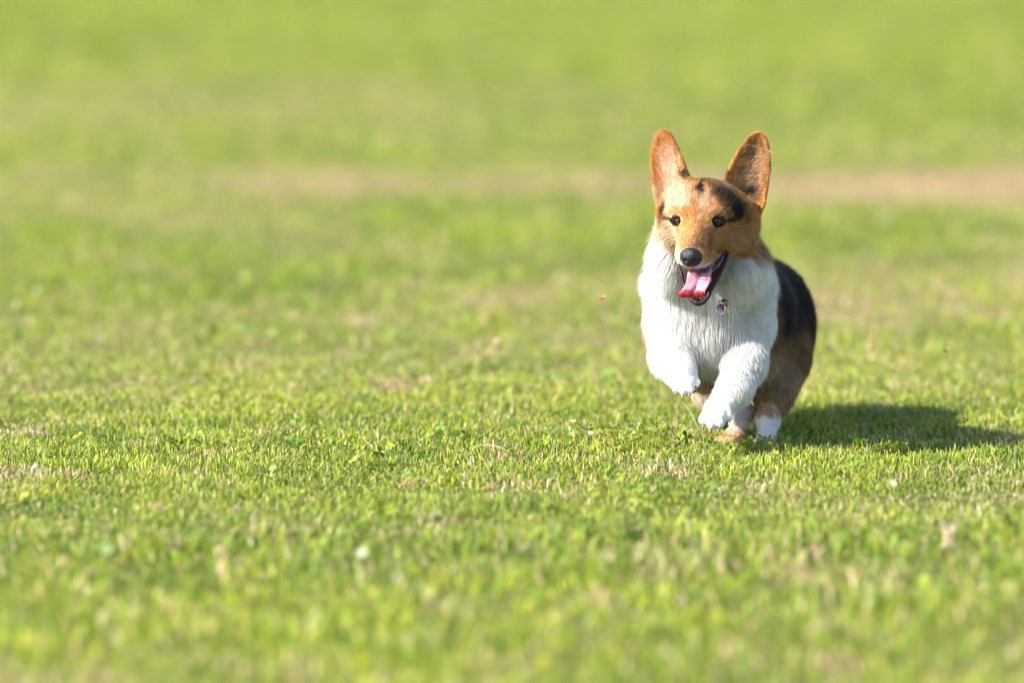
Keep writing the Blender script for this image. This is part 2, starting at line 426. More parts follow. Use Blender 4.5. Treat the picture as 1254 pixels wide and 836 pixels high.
# head
def hell(x, y, z, r, **k): B.append(Prim('ell', H(x, y, z), ra=np.array(r) * .001, rot=HM, **k))
def hcap(a, b, ra, rb, **k): B.append(Prim('cap', H(*a), H(*b), ra * .001, rb * .001, **k))
def hdir(x, y, z): return HR * x + HF * y + HU * z
hell(0, 0, -2, (56, 56, 44), k=.02, flow=hdir(0, -1, -.2), fur=.011, reg='head', lift=.3)
hell(0, 30, 6, (40, 30, 26), k=.02, flow=hdir(0, -.8, .6), fur=.008, reg='head', lift=.25)
for s in (-1, 1):
    hell(s * 33, 4, -28, (23, 36, 24), k=.03, flow=hdir(s * .9, -1, -.7), fur=.017, reg='cheek', lift=.4)
    hell(s * 44, -16, -24, (19, 26, 28), k=.03, flow=hdir(s * .9, -1, -.6), fur=.022, reg='cheek', lift=.4)
    hell(s * 20, 47, 14, (13, 12, 9), k=.012, flow=hdir(s * .5, -.6, .6), fur=.005, reg='head', lift=.25)
    hell(s * 13, 84, -42.5, (12, 24, 10), k=.012, flow=hdir(s * .6, -1, -.4), fur=.005, reg='muzzle', lift=.2)
hcap((0, 16, -15), (0, 84, -31), 37, 17, k=.025, flow=hdir(0, -1, -.1), fur=.008, reg='head', lift=.28)
hcap((0, 40, -14), (0, 100, -34), 27, 15.5, k=.02, flow=hdir(0, -1, .25), fur=.006, reg='muzzle', lift=.2)
B.append(Prim('cap', P(871, 318, -.03), P(858, 359, -.118), .024, .0135, k=.010, flow=(0, .3, -1), fur=.007, reg='jaw', lift=.25))
for s in (-1, 1): hell(s * 25.3, 56.8, -.5, (14, 6.5, 8.4), k=.003, sub=True, fur=.004, reg='head')
def ear(base, tip, across, L, t, h, mid, cup, bend):
    b = P(*base); ax = unit(P(*tip) - b); c = unit(np.array(across, float)); c = unit(c - ax * (c @ ax)); n = np.cross(c, ax)
    if n[1] > 0: n = -n
    B.append(Prim('ear', b, dict(L=L, t=t, h=h, mid=mid, cup=cup, bend=bend), k=.010, rot=np.stack([c, ax, n]), flow=ax * .9, fur=.006, reg='ear', lift=.25))
    return np.stack([c, ax, n]), b
EL = ear((824, 244, -.035), (813, 160, -.030), (1, -.28, 0), .1000, (-.3, 0, .25, .5, .7, .85, .95, 1., 1.15),
         (.026, .030, .0290, .0250, .0205, .0158, .0105, .0020, .0001), (.004, .003, .002, 0, -.001, -.001, 0, 0, 0), .003, .004)
ER = ear((910, 244, -.030), (930, 165, -.030), (1, -.05, 0), .0985, (-.3, 0, .25, .5, .7, .85, .95, 1., 1.15),
         (.028, .0335, .0325, .0290, .0235, .0175, .0115, .0020, .0001), (.001, .000, -.001, .000, .000, 0, 0, 0, 0), .016, .004)
EARS = [EL, ER]

# ---- coat colours
WHITE, CREAM, TAN, ORANGE = [np.array(c) for c in ((.83, .825, .82), (.72, .56, .40), (.66, .375, .150), (.62, .275, .065))]
BROWN, BLACK, GREY, DARK = [np.array(c) for c in ((.29, .165, .085), (.018, .016, .020), (.31, .235, .165), (.07, .045, .03))]
def blob(u, v, cu, cv, ru, rv, ang=0, soft=.5):
    c, s = math.cos(R(ang)), math.sin(R(ang)); x = u - cu; y = v - cv
    d = np.sqrt(((x * c + y * s) / ru) ** 2 + ((-x * s + y * c) / rv) ** 2)
    return 1 - sstep(1 - soft, 1 + soft, d)
def coat_colour(Q, W, regs):
    u, v, w = unP(Q)
    nz = noise(Q, .012, 3); nf = noise(Q, .0045, 4); u = u + (nz - .5) * 7; v = v + (nf - .5) * 6
    def reg(*n): return sum(W[:, regs.index(r)] for r in n)
    col = np.tile(WHITE, (len(Q), 1))
    def mix(c, m):
        nonlocal col
        m = np.clip(m, 0, 1)[:, None]; col = col * (1 - m) + np.asarray(c) * m
    trunk = reg('body', 'belly', 'thigh', 'hind')
    mix(BLACK, trunk * 1.3)
    mix(BROWN * 1.3, trunk * sstep(388, 425, v + (u - 985) * -.9))
    mix(BROWN, trunk * sstep(968, 985, u) * sstep(345, 390, v) * .85)
    mix(GREY * 1.45, trunk * sstep(418, 450, v - (u - 950) * .6) * .85)
    mix(TAN, reg('thigh') * sstep(440, 470, v) * sstep(965, 985, u + (v - 470) * .3) * .7)
    mix(CREAM * .8, reg('belly') * .8)
    mix((.74, .62, .52), reg('thigh') * (1 - sstep(880, 900, u)) * .9)
    mix(np.array((.62, .40, .24)), reg('hind') * 1.2)
    mix(WHITE * 1.05, reg('hind') * sstep(506, 512, v) * sstep(922, 928, u) * 1.1)
    mix(np.array((.68, .60, .54)), reg('hind') * (1 - sstep(922, 928, u)) * (1 - sstep(524, 530, v)))
    mix(np.array((.52, .31, .20)), reg('hind') * (1 - sstep(922, 928, u)) * sstep(522, 528, v))
    # nape behind the ear, collar of the saddle
    neck = reg('neck', 'ruff', 'cheek', 'chest')
    mix(BROWN * 1.2, neck * sstep(918, 936, u + (305 - v) * .35) * (1 - sstep(308, 322, v)))
    mix(BLACK, reg('neck', 'ruff', 'chest', 'body') * sstep(946, 956, u) * (1 - sstep(400, 430, v)))
    mix(BLACK, neck * sstep(.10, .15, w))
    mix(np.array((.55, .38, .24)), reg('fore') * (1 - sstep(790, 800, u)) * .7)
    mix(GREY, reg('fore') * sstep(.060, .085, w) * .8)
    # head
    hd = reg('head', 'cheek', 'muzzle', 'neck', 'ruff') * (1 - sstep(.05, .08, w))
    face = hd * (1 - sstep(300, 322, v + np.where(u < 822, (822 - u) * 1.1, 0) - np.where(u > 885, np.minimum((u - 885) * .25, 8), 0)))
    face = np.maximum(face, reg('head', 'ear') * 1.1)
    mix(TAN * .55 + ORANGE * .45, face * 1.35)
    mix(WHITE, reg('ruff', 'neck', 'cheek') * (1 - sstep(806, 815, u)) * sstep(268, 276, v) * 1.3)
    mix(ORANGE, face * blob(u, v, 804, 256, 14, 24, 0) * .7)
    mix(CREAM, face * blob(u, v, 829, 243, 19, 18, -20) * .95)
    mix(CREAM * 1.08, face * blob(u, v, 820, 292, 17, 22, 15) * .95)
    mix(CREAM, face * blob(u, v, 862, 250, 8, 18) * .6)
    mix(ORANGE, face * blob(u, v, 836, 259, 9, 5) * .8); mix(ORANGE * .5 + CREAM * .5, face * blob(u, v, 872, 259, 10, 5) * .8)
    mix(CREAM * .85, face * blob(u, v, 890, 226, 12, 9, 20) * .75)
    mix(CREAM * .8, face * blob(u, v, 905, 291, 20, 11, -15) * .5)
    mix(np.array((.30, .13, .05)), face * blob(u, v, 866, 292, 9, 20, -12) * .75)  # browner bridge, with the shading of its right side painted in
    mix(np.array((.20, .10, .06)), face * blob(u, v, 852, 300, 12, 6) * .75)
    mix(BROWN, face * blob(u, v, 872, 277, 7, 10) * .4)
    mix(BLACK, face * blob(u, v, 857, 231, 3.8, 9, 4, .6) * .9)
    mix(DARK, face * blob(u, v, 876, 231, 12, 5, 30, .8) * .6)
    mix(BLACK, face * blob(u, v, 856, 219, 20, 4, 0, .7) * .9)
    mix(BLACK, face * blob(u, v, 813.5, 255, 3.6, 13, 12, .6) * .95)
    mix(BLACK, face * blob(u, v, 819, 268, 5, 2, 20, .6) * .9)
    mix(DARK, face * blob(u, v, 889, 243, 22, 11, 38, .6) * .9)
    mix(BLACK, face * blob(u + (noise(Q, .006, 12) - .5) * 12, v, 902, 260, 13, 10, 35, .7) * .93)
    mix(BLACK, face * blob(u, v, 893, 271, 10, 2.6, -16, .6) * .9)
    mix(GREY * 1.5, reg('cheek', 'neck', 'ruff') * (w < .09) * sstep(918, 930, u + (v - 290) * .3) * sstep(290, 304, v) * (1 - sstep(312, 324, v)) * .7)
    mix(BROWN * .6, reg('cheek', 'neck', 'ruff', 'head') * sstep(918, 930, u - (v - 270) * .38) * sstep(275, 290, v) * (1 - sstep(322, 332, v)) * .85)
    mix(WHITE, reg('cheek', 'head') * (1 - sstep(816, 826, u)) * sstep(288, 304, v + (822 - u) * .5) * 1.1)
    mix(WHITE, reg('cheek') * sstep(870, 880, u) * sstep(314, 326, v) * 1.1)
    mix(WHITE, reg('neck', 'ruff', 'cheek', 'chest') * (w < .09) * sstep(878, 888, u) * (1 - sstep(930, 944, u - (v - 310) * .5)) * sstep(305, 320, v) * 1.1)
    mix(WHITE, reg('neck', 'ruff', 'chest') * (1 - sstep(830, 840, u)) * sstep(284, 296, v) * 1.2)
    # muzzle: white round the lips
    mz = reg('muzzle', 'jaw', 'cheek')
    mix(TAN * .8 + ORANGE * .15, reg('muzzle') * 1.2)
    mix(np.array((.24, .11, .05)), reg('muzzle', 'head') * blob(u, v, 864, 294, 12, 18, -12) * .75)  # same brown bridge patch on the muzzle, part fur colour, part painted shading
    mix(np.array((.14, .075, .05)), reg('muzzle') * blob(u, v, 852, 301, 12, 5) * .7)
    mix(CREAM * .9, reg('muzzle') * (1 - sstep(826, 836, u)) * .6)
    mix(WHITE * .92, reg('muzzle') * sstep(320, 326, v + np.abs(u - 849) * .12) * 1.2)
    mix(np.array((.80, .70, .58)), reg('muzzle', 'cheek') * blob(u, v, 831, 314, 7, 14, 10) * .55)
    mix(WHITE, reg('jaw') * 1.5)
    # ears
    for k, (Rm, b) in enumerate(EARS):
        q = (Q - b) @ Rm.T; inner = sstep(-.0015, .0005, q[:, 2] - [p for p in B if p.kind == 'ear'][k].cup(q))
        e = reg('ear') * (q[:, 1] > -.012) * (np.abs(q[:, 0]) < .05); rim = np.abs(q[:, 0]) / .026; t = q[:, 1] / .1
        mix(np.array((.62, .315, .105)), e * 1.4)
        if k == 0:
            mix(np.array((.90, .68, .52)), e * inner * (1 - sstep(.15, .95, np.abs(q[:, 0] - .004) / .024)) * (1 - sstep(.45, .90, t)))
            mix(CREAM, e * blob(u, v, 803, 240, 8, 14) * .6)
            mix(DARK, e * blob(u, v, 841, 215, 6, 6) * .9)
        else:
            streak = sstep(.42, .62, noise(np.stack([q[:, 0] + q[:, 1] * .4, q[:, 1] * .12, q[:, 2]], 1), .0035, 7))
            mix(np.array((.66, .43, .25)), e * inner * (1 - sstep(.3, 1, np.abs(q[:, 0] - .003) / .027)) * (1 - sstep(.6, .95, t)) * .9)
            mix(DARK, e * inner * streak * (1 - sstep(.65, 1, rim)) * (1 - sstep(.78, .95, t)) * .5)
            mix(CREAM, e * blob(u, v, 909, 214, 5, 12, 20) * .5)
            mix(BLACK, e * blob(u, v, 914, 236, 10, 6, -35, .6) * .95)
            mix(DARK, e * blob(u, v, 883, 213, 7, 6, 0, .6) * .9)
    return col

NOSE_C = H(0, 113, -35)
EYES = [H(s * 25.3, 52, -.5) for s in (-1, 1)]
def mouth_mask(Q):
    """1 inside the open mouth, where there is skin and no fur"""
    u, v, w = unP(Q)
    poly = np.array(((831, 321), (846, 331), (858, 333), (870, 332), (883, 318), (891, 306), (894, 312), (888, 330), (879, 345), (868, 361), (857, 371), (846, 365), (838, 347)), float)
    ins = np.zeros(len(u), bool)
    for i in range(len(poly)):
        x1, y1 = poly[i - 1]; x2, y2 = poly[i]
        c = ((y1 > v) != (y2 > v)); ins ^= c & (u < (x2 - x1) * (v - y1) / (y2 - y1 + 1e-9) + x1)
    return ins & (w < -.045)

def weights(Q):
    regs = sorted({p.reg for p in B}); W = np.zeros((len(Q), len(regs))); fl = np.zeros((len(Q), 3)); L = np.zeros(len(Q)); lift = np.zeros(len(Q))
    for p in B:
        if p.sub: continue
        m = np.exp(-np.clip(p.d(Q), 0, .2) / .0035) + 1e-9
        W[:, regs.index(p.reg)] += m; fl += m[:, None] * p.flow; L += m * p.fur; lift += m * p.lift
    s = W.sum(1); W /= s[:, None]
    return W, regs, unit(fl), L / s, lift / s

lo = np.min([p.lo for p in B], 0) - .02; hi = np.max([p.hi for p in B], 0) + .02
V, Fq = surface_nets(B, lo, hi, .0023)
print('dog verts', len(V))
W, regs, fl, Ls, lf = weights(V)
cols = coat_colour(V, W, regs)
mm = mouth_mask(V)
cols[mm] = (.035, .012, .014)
cols[np.linalg.norm((V - NOSE_C) / np.array((.0165, .018, .0140)), axis=1) < 1] = BLACK
cols[~mm] *= .85
for e in EYES:
    m = np.linalg.norm(V - e, axis=1) < .0145; cols[m] = BLACK
dog = empty('dog', (X0, DOG_Y, 0))
tag(dog, 'tan, black and white corgi galloping towards the camera with its tongue out', 'dog')
me = np_mesh('body', V, Fq); vcol(me, cols)
body = link('body', me, mat('hide', rough=.8, spec=.15, attr='coat'), dog)

# ---- fur: strands rooted all over the hide, combed along each limb
def grow(n, name, parent, seed=3):
    g = np.random.default_rng(seed)
    T = np.concatenate([Fq[:, [0, 1, 2]], Fq[:, [0, 2, 3]]])
    A, Bv, Cv = V[T[:, 0]], V[T[:, 1]], V[T[:, 2]]; cr = np.cross(Bv - A, Cv - A); ar = np.linalg.norm(cr, axis=1)
    cen = (A + Bv + Cv) / 3
    facing = cen[:, 1] + .0
    wt = ar * np.where(cen[:, 2] > .22, 2.6, 1.0) * np.where((cen[:, 1] > .16), .6, 1.0)
    wt[mm[T[:, 0]]] = 0
    k = g.choice(len(T), n, p=wt / wt.sum()); r1 = np.sqrt(g.uniform(0, 1, n)); r2 = g.uniform(0, 1, n)
    Q = A[k] * (1 - r1)[:, None] + Bv[k] * (r1 * (1 - r2))[:, None] + Cv[k] * (r1 * r2)[:, None]
    _, N = grad(B, Q); W, regs, fl, L, lift = weights(Q)
    keep = ~mouth_mask(Q)
    for e in EYES: keep &= np.linalg.norm((Q - e) @ HM.T / np.array((.0152, .02, .0098)), axis=1) > 1
    keep &= np.linalg.norm((Q - NOSE_C) / np.array((.0155, .016, .0130)), axis=1) > 1
    Q, N, W, fl, L, lift = [a[keep] for a in (Q, N, W, fl, L, lift)]; n = len(Q)
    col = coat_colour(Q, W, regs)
    ei = W[:, regs.index('ear')]
    for Rm, b in EARS:                              # longer tufts inside the ears
        q = (Q - b) @ Rm.T
        ins = (ei > .5) & (N @ Rm[2] > .3) & (q[:, 1] > 0) & (q[:, 1] < .075) & (np.abs(q[:, 0]) < .02)
        L = np.where(ins, .011 if Rm is ER[0] else .007, L)
        fl = np.where(ins[:, None], unit(Rm[1] * .8 + Rm[0] * (.9 if Rm is ER[0] else -.5)), fl)
    wob = np.stack([noise(Q, .02, 70 + i) - .5 for i in range(3)], 1) + .6 * np.stack([noise(Q, .007, 80 + i) - .5 for i in range(3)], 1)
    fl = unit(fl + wob * np.where(L > .016, .42, .7)[:, None]); tan = unit(fl - N * (fl * N).sum(1, keepdims=True))
    L = L * g.uniform(.6, 1.1, n) ; fly = g.uniform(0, 1, n) < .09; L = L * np.where(fly, 1.22, 1); lift = lift * np.where(fly, 1.3, 1) * (.8 + .4 * noise(Q, .015, 66))
    d0 = unit(N * (lift + .15)[:, None] + tan + g.normal(0, .17, (n, 3)))
    d1 = unit(N * (lift * .35)[:, None] + tan + g.normal(0, .14, (n, 3)) + np.array((0, 0, -.12)))
    S = 5; ts = np.linspace(0, 1, S)
    pts = np.stack([Q - N * .0006 + L[:, None] * (d0 * t * (1 - .5 * t) + d1 * .5 * t * t) for t in ts], 1)
    # locks: every strand leans to the tip of its nearest lead strand
    nc = n // 9; lead = g.choice(n, nc, replace=False); kd = kdtree.KDTree(nc)
    for i, j in enumerate(lead): kd.insert(pts[j, 2], i)
    kd.balance()
    near = np.array([kd.find(p)[1] for p in pts[:, 2]]); lp = pts[lead[near]]; 
    same = (np.linalg.norm(lp[:, 0] - pts[:, 0], axis=1) < .009) & ((N * N[lead[near]]).sum(1) > .6)
    for s in range(1, S):
        kf = np.where(L > .016, .20, .48) * (ts[s] ** 1.2) * same * np.clip(L / .010, .5, 1) * ~fly; pts[:, s] += (lp[:, s] - pts[:, s]) * kf[:, None]
    hc = bpy.data.hair_curves.new(name); hc.add_curves([S] * n)
    hc.attributes['position'].data.foreach_set('vector', pts.astype(np.float32).ravel())
    if 'radius' not in hc.attributes: hc.attributes.new('radius', 'FLOAT', 'POINT')
    rad = (.00010 + .00005 * np.clip(L / .03, 0, 1))[:, None] * np.array((1.2, 1.1, .95, .65, .15))[None]
    hc.attributes['radius'].data.foreach_set('value', rad.astype(np.float32).ravel())
    tint = np.ones((n, 4), np.float32); lock = .45 * g.uniform(.0, 1, nc)[near] + .55 * noise(Q, .0055, 91); tint[:, :3] = np.clip(col * (1 + (g.uniform(.70, 1.15, n) * (.50 + .95 * lock) * (.8 + .4 * noise(Q, .003, 90)) - 1) * np.where(col[:, 2] > .5, .45, np.where(ei > .5, .38, 1)))[:, None], 0, .9)
    at = hc.attributes.new('coat', 'FLOAT_COLOR', 'CURVE'); at.data.foreach_set('color', tint.ravel())
    o = bpy.data.objects.new(name, hc); COL.objects.link(o); o.parent = parent
    m = leafy('fur_strand', 'coat', .42, .5, .30); hc.materials.append(m)
    print('strands', n)
    return o
NOSE_C = H(0, 113, -35)
fur = grow(600000, 'fur', body)

# ---- small parts
def tube(name, pts, rad, m, parent, seg=12, flat=1.0, ruffle=0.0):
    """a smooth tapering tube through points (Catmull-Rom)"""
    pts = [np.array(p, float) for p in pts]; n = len(pts); q = []; rr = []
    for i in range(n - 1):
        p0, p1, p2, p3 = pts[max(i - 1, 0)], pts[i], pts[i + 1], pts[min(i + 2, n - 1)]
        for t in np.linspace(0, 1, 6, endpoint=False):
            q.append(.5 * ((2 * p1) + (-p0 + p2) * t + (2 * p0 - 5 * p1 + 4 * p2 - p3) * t * t + (-p0 + 3 * p1 - 3 * p2 + p3) * t ** 3)); rr.append(rad[i] + (rad[i + 1] - rad[i]) * t)
    q.append(pts[-1]); rr.append(rad[-1]); q = np.array(q)
    if ruffle: rr = [r_ * (1 + ruffle * (math.sin(i * 2.1) * .6 + math.sin(i * 1.13 + 1) * .5)) for i, r_ in enumerate(rr)]
    V_, F_ = [], []; up = np.array((.1, .9, .3))
    for i, c in enumerate(q):
        t = unit(q[min(i + 1, len(q) - 1)] - q[max(i - 1, 0)]); a = unit(np.cross(t, up)); b = np.cross(a, t)
        r = rr[i] * (math.sqrt(max(0, 1 - (1 - i / 2) ** 2)) if i < 2 else 1) * (math.sqrt(max(0, 1 - (1 - (len(q) - 1 - i) / 2) ** 2)) if len(q) - 1 - i < 2 else 1) + 1e-5
        for k in range(seg):
            th = 2 * math.pi * k / seg; V_.append(c + a * r * math.cos(th) + b * r * flat * math.sin(th))
    for i in range(len(q) - 1):
        for k in range(seg): F_.append((i * seg + k, i * seg + (k + 1) % seg, (i + 1) * seg + (k + 1) % seg, (i + 1) * seg + k))
    return link(name, np_mesh(name, np.array(V_), np.array(F_)), m, parent)

M_NOSE = add_bump(mat('nose_leather', (.012, .010, .016), .36, .38), 900, .6, .0008, 'ShaderNodeTexVoronoi')
M_LIP = add_bump(mat('black_lip', (.030, .014, .018), .50, .35), 420, .6, .0008)
M_RIM = mat('dark_skin_rim', (.016, .011, .011), .7, .15)
M_TONGUE = add_bump(mat('tongue_skin', (.47, .19, .25), .36, .5, 'coat', Subsurface_Weight=.2, Subsurface_Scale=.004), 700, .35, .0005)
M_TOOTH = mat('tooth', (.50, .44, .34), .25, .5)
M_CLAW = mat('claw', (.20, .12, .085), .35, .5)
M_PAD = add_bump(mat('paw_pad', (.03, .025, .028), .6, .4), 500, .5)

# nose: rounded wedge with nostrils and a groove
NP = [Prim('ell', H(0, 112.5, -31.5), ra=(.0146, .0125, .0108), rot=HM, k=.003),
      Prim('ell', H(0, 113, -39), ra=(.0130, .0115, .0102), rot=HM, k=.008),
      Prim('ell', H(-6.0, 126.0, -37), ra=(.0026, .0036, .0028), rot=HM, k=.002, sub=True),
      Prim('ell', H(6.0, 126.0, -37), ra=(.0026, .0036, .0028), rot=HM, k=.002, sub=True),
      Prim('cap', H(-9, 124.5, -39), H(-13.8, 117, -37), .0013, .0012, k=.0015, sub=True),
      Prim('cap', H(9, 124.5, -39), H(13.8, 117, -37), .0013, .0012, k=.0015, sub=True),
      Prim('cap', H(0, 126.8, -37), H(0, 125, -51), .0009, .0009, k=.0015, sub=True)]
nv, nf_ = surface_nets(NP, H(0, 112, -35) - .026, H(0, 112, -35) + .026, .0007)
nose = link('nose', np_mesh('nose', nv, nf_), M_NOSE, dog)

def eye_material():
    m = mat('eye_with_brown_iris', (.02, .01, .008), .05, .45)
    n = m.node_tree; b = n.nodes['Principled BSDF']
    c = n.nodes.new('ShaderNodeTexCoord'); s = n.nodes.new('ShaderNodeSeparateXYZ'); n.links.new(c.outputs['Object'], s.inputs[0])
    v = n.nodes.new('ShaderNodeVectorMath'); v.operation = 'MULTIPLY'; v.inputs[1].default_value = (1, 0, 1)
    l = n.nodes.new('ShaderNodeVectorMath'); l.operation = 'LENGTH'
    n.links.new(c.outputs['Object'], v.inputs[0]); n.links.new(v.outputs[0], l.inputs[0])
    r = n.nodes.new('ShaderNodeValToRGB'); n.links.new(l.outputs['Value'], r.inputs[0])
    q = n.nodes.new('ShaderNodeMath'); q.operation = 'MULTIPLY'; q.inputs[1].default_value = 100; n.links.new(l.outputs['Value'], q.inputs[0]); n.links.new(q.outputs[0], r.inputs[0])
    e = r.color_ramp.elements; e[0].position = 0; e[0].color = (.002, .002, .002, 1); e[1].position = 1; e[1].color = (.01, .008, .008, 1)
    for p, cc in ((.27, (.002, .002, .002)), (.36, (.060, .020, .006)), (.60, (.09, .030, .009)), (.66, (.02, .008, .004)), (.80, (.012, .008, .008))):
        x = e.new(p); x.color = (*cc, 1)
    n.links.new(r.outputs[0], b.inputs['Base Color'])
    return m
M_EYE = eye_material()
def eyeball(c, gaze):
    bm = bmesh.new(); bmesh.ops.create_uvsphere(bm, u_segments=32, v_segments=20, radius=.0126)
    for v_ in bm.verts:
        v_.co.y *= 1.0
    me_ = bpy.data.meshes.new('eye'); bm.to_mesh(me_); bm.free()
    for p_ in me_.polygons: p_.use_smooth = True
    o = link('eye', me_, M_EYE, dog); o.location = c
    o.rotation_euler = Vector(-gaze).to_track_quat('Y', 'Z').to_euler()
    return o
for s in (-1, 1):
    c = H(s * 25.3, 47.0, -1.0); o = eyeball(c, unit(np.array((-.10, -1, -.0)) + HR * s * .10))
    ring = []
    for a in np.linspace(0, 2 * math.pi, 21):
        x = math.cos(a) * .0148; z = math.sin(a) * (.0087 if math.sin(a) > 0 else .0072) * (1 - .35 * abs(math.cos(a)) ** 3) + .0012 * s * math.cos(a)
        ring.append(c + HR * x + HU * z + HF * (.0112 - 20 * x * x - 10 * z * z + (.0012 if math.sin(a) > .2 else 0)))
    tube('eyelid', ring, [.0013 + (.0001 if math.sin(a) > 0 else 0) for a in np.linspace(0, 2 * math.pi, 21)], M_RIM, dog, 8)

# lips, tongue, teeth
tube('lip', [P(829, 318, -.106), P(832, 326, -.113), P(836, 337, -.118), P(838, 347, -.120), P(842, 358, -.128), P(848, 367, -.136), P(857, 371.5, -.138), P(866, 366, -.134), P(872, 355, -.126), P(878, 344, -.114), P(885, 330, -.101), P(890.5, 317, -.089), P(892, 308, -.082)],
     [.0012, .0018, .0026, .0022, .0026, .0034, .0040, .0032, .0030, .0034, .0034, .0036, .0018], M_LIP, dog, 10, ruffle=.12)
tube('lip', [P(835, 319, -.118), P(838, 326, -.140), P(844, 330, -.155), P(850, 329, -.162), P(858, 332, -.152), P(868, 332, -.135), P(877, 326, -.114), P(885.5, 314, -.098), P(891, 306, -.084)],
     [.0008, .0009, .0007, .0006, .0008, .0014, .0018, .0022, .0014], M_LIP, dog, 10, ruffle=.1)
def tongue():
    cl = [P(860, 322, -.080), P(859, 328, -.110), P(858, 334, -.135), P(857, 340, -.146), P(856, 346, -.152), P(854, 351, -.156), P(851, 356, -.159), P(849, 360, -.162),
          P(848, 363, -.1655), P(847.5, 363.8, -.1690), P(847, 361.5, -.1715), P(847, 358, -.1722), P(848, 356, -.1705)]
    wd = [.013, .015, .0165, .0170, .0170, .0168, .0170, .0178, .0188, .0194, .0196, .0188, .0160]
    V_, F_, C_ = [], [], []; nu, nc = 17, 61; cl = np.array(cl); s = np.linspace(0, 12, nc)
    C = np.stack([np.interp(s, range(13), cl[:, k]) for k in range(3)], 1)
    for _ in range(4): C[1:-1] = (C[:-2] + C[1:-1] * 2 + C[2:]) / 4
    wd = np.interp(s, range(13), wd); wd[-1] *= .8
    t0 = unit(C[5] - C[3]); sgn = -1 if np.cross(np.array((1, -.1, -.04)), t0)[1] > 0 else 1
    for i in range(nc):
        t = unit(C[min(i + 1, nc - 1)] - C[max(i - 1, 0)]); a = np.array((1, -.1, -.04)); nrm = unit(np.cross(a, t)); nrm = nrm * sgn; red = sstep(7.2, 8.6, s[i])
        for side in (1, -1):
            for k in range(nu):
                x = -1 + 2 * k / (nu - 1)
                lift = (.0032 * x * x - .0034 * math.exp(-(x / .14) ** 2)) * (1 - .6 * red) + red * (.0011 * math.sin(x * 4.2 + .6) + .0005 * math.sin(x * 11)) + .0005 * math.sin(x * 5 + i * .35)
                th = (.0021 - .0007 * red) * math.sqrt(max(0, 1 - x ** 4)) * side
                V_.append(C[i] + a * wd[i] * x + nrm * (lift * 1.0 + th)); C_.append(np.array((.47, .19, .25)) * (1 - red) + np.array((.30, .018, .032)) * red * (1 - .45 * math.exp(-((x + .1) / .18) ** 2)))
    m_ = 2 * nu
    def ring(i, k): return i * m_ + (k if k < nu else nu + (m_ - 1 - k))
    for i in range(nc - 1):
        for k in range(m_):
            k2 = (k + 1) % m_; F_.append((ring(i, k), ring(i, k2), ring(i + 1, k2), ring(i + 1, k)))
    me_ = np_mesh('tongue', np.array(V_), np.array(F_)); vcol(me_, np.array(C_)); o = link('tongue', me_, M_TONGUE, dog)
    return o
tongue()
for (a, b, r) in (((871, 345, -.118), (870, 334, -.124), .0022), ((841, 356, -.132), (841.5, 349, -.136), .0017), ((864, 365, -.136), (864, 362.5, -.138), .0009), ((859, 366.5, -.138), (859, 364, -.140), .0009)):
    tube('tooth', [P(*a), (P(*a) + P(*b)) / 2, P(*b)], [r, r * .8, r * .25], M_TOOTH, dog, 8)
tube('gum', [P(884, 318, -.086), P(881, 322, -.092), P(878, 328, -.098)], [.003, .005, .003], mat('dark_pink_gum', (.30, .10, .10), .3), dog, 10)

# claws and pads
def claw(u, v, w, du, dv, dw=-.004, L=.0062, r=.0021):
    a = P(u, v, w); b = P(u + du, v + dv, w + dw); t = unit(b - a)
    tube('claw', [a, a + t * L * .6, a + t * L + np.array((0, .0005, -.001))], [r, r * .8, r * .25], M_CLAW, dog, 8)
for u, v, w in ((829, 480.0, -.057), (837, 483.5, -.062), (845, 482, -.062), (854, 473.5, -.051)): claw(u, v, w, .5, 4)
for u, v, w in ((863, 520.5, -.093), (872, 525, -.102), (882, 524.5, -.102), (892, 517.5, -.089)): claw(u, v, w, -1, 4, L=.007)
pd = [Prim('ell', P(855, 474, -.036), ra=(.0075, .010, .0055), k=.003), Prim('ell', P(849, 478, -.040), ra=(.005, .008, .0045), k=.003)]
pv, pf = surface_nets(pd, P(852, 476, -.038) - .025, P(852, 476, -.038) + .025, .0012)
link('paw_pad', np_mesh('paw_pad', pv, pf), M_PAD, dog)
pd = [Prim('ell', P(885, 521, -.078), ra=(.011, .012, .0050), k=.003)]
pv, pf = surface_nets(pd, P(885, 521, -.078) - .025, P(885, 521, -.078) + .025, .0012)
link('paw_pad', np_mesh('paw_pad', pv, pf), M_PAD, dog)

# ---- the bell and name tag hanging on the chest
ch = empty('dog_tag', (X0, DOG_Y, 0))
tag(ch, 'round metal bell and purple name tag hanging on the white chest of the dog', 'dog tag')
M_METAL = mat('dark_metal', (.22, .20, .17), .22, .5, Metallic=1.0)
M_PURPLE = mat('purple_enamel', (.020, .011, .055), .55, .2)
def lathe(name, c, axis, prof, m, parent, seg=24):
    ax = unit(np.array(axis, float)); a = unit(np.cross(ax, (0, 0, 1.) if abs(ax[2]) < .9 else (1., 0, 0))); b = np.cross(ax, a); V_, F_ = [], []
    for (r, h_) in prof:
        for k in range(seg):
            th = 2 * math.pi * k / seg; V_.append(c + ax * h_ + (a * math.cos(th) + b * math.sin(th)) * max(r, 1e-5))
    for i in range(len(prof) - 1):
        for k in range(seg): F_.append((i * seg + k, i * seg + (k + 1) % seg, (i + 1) * seg + (k + 1) % seg, (i + 1) * seg + k))
    me_ = np_mesh(name, np.array(V_), np.array(F_)); return link(name, me_, m, parent)
bc = P(888.5, 371.5, -.060)
lathe('bell', bc, (.25, -1, .1), [(0, -.0056), (.003, -.0048), (.0050, -.0026), (.0057, -.0004), (.0062, 0), (.0057, .0004), (.0050, .0026), (.0040, .0040), (.0016, .0052), (.0012, .0046), (0, .0040)], M_METAL, ch)
dc_ = P(883.5, 378, -.058)
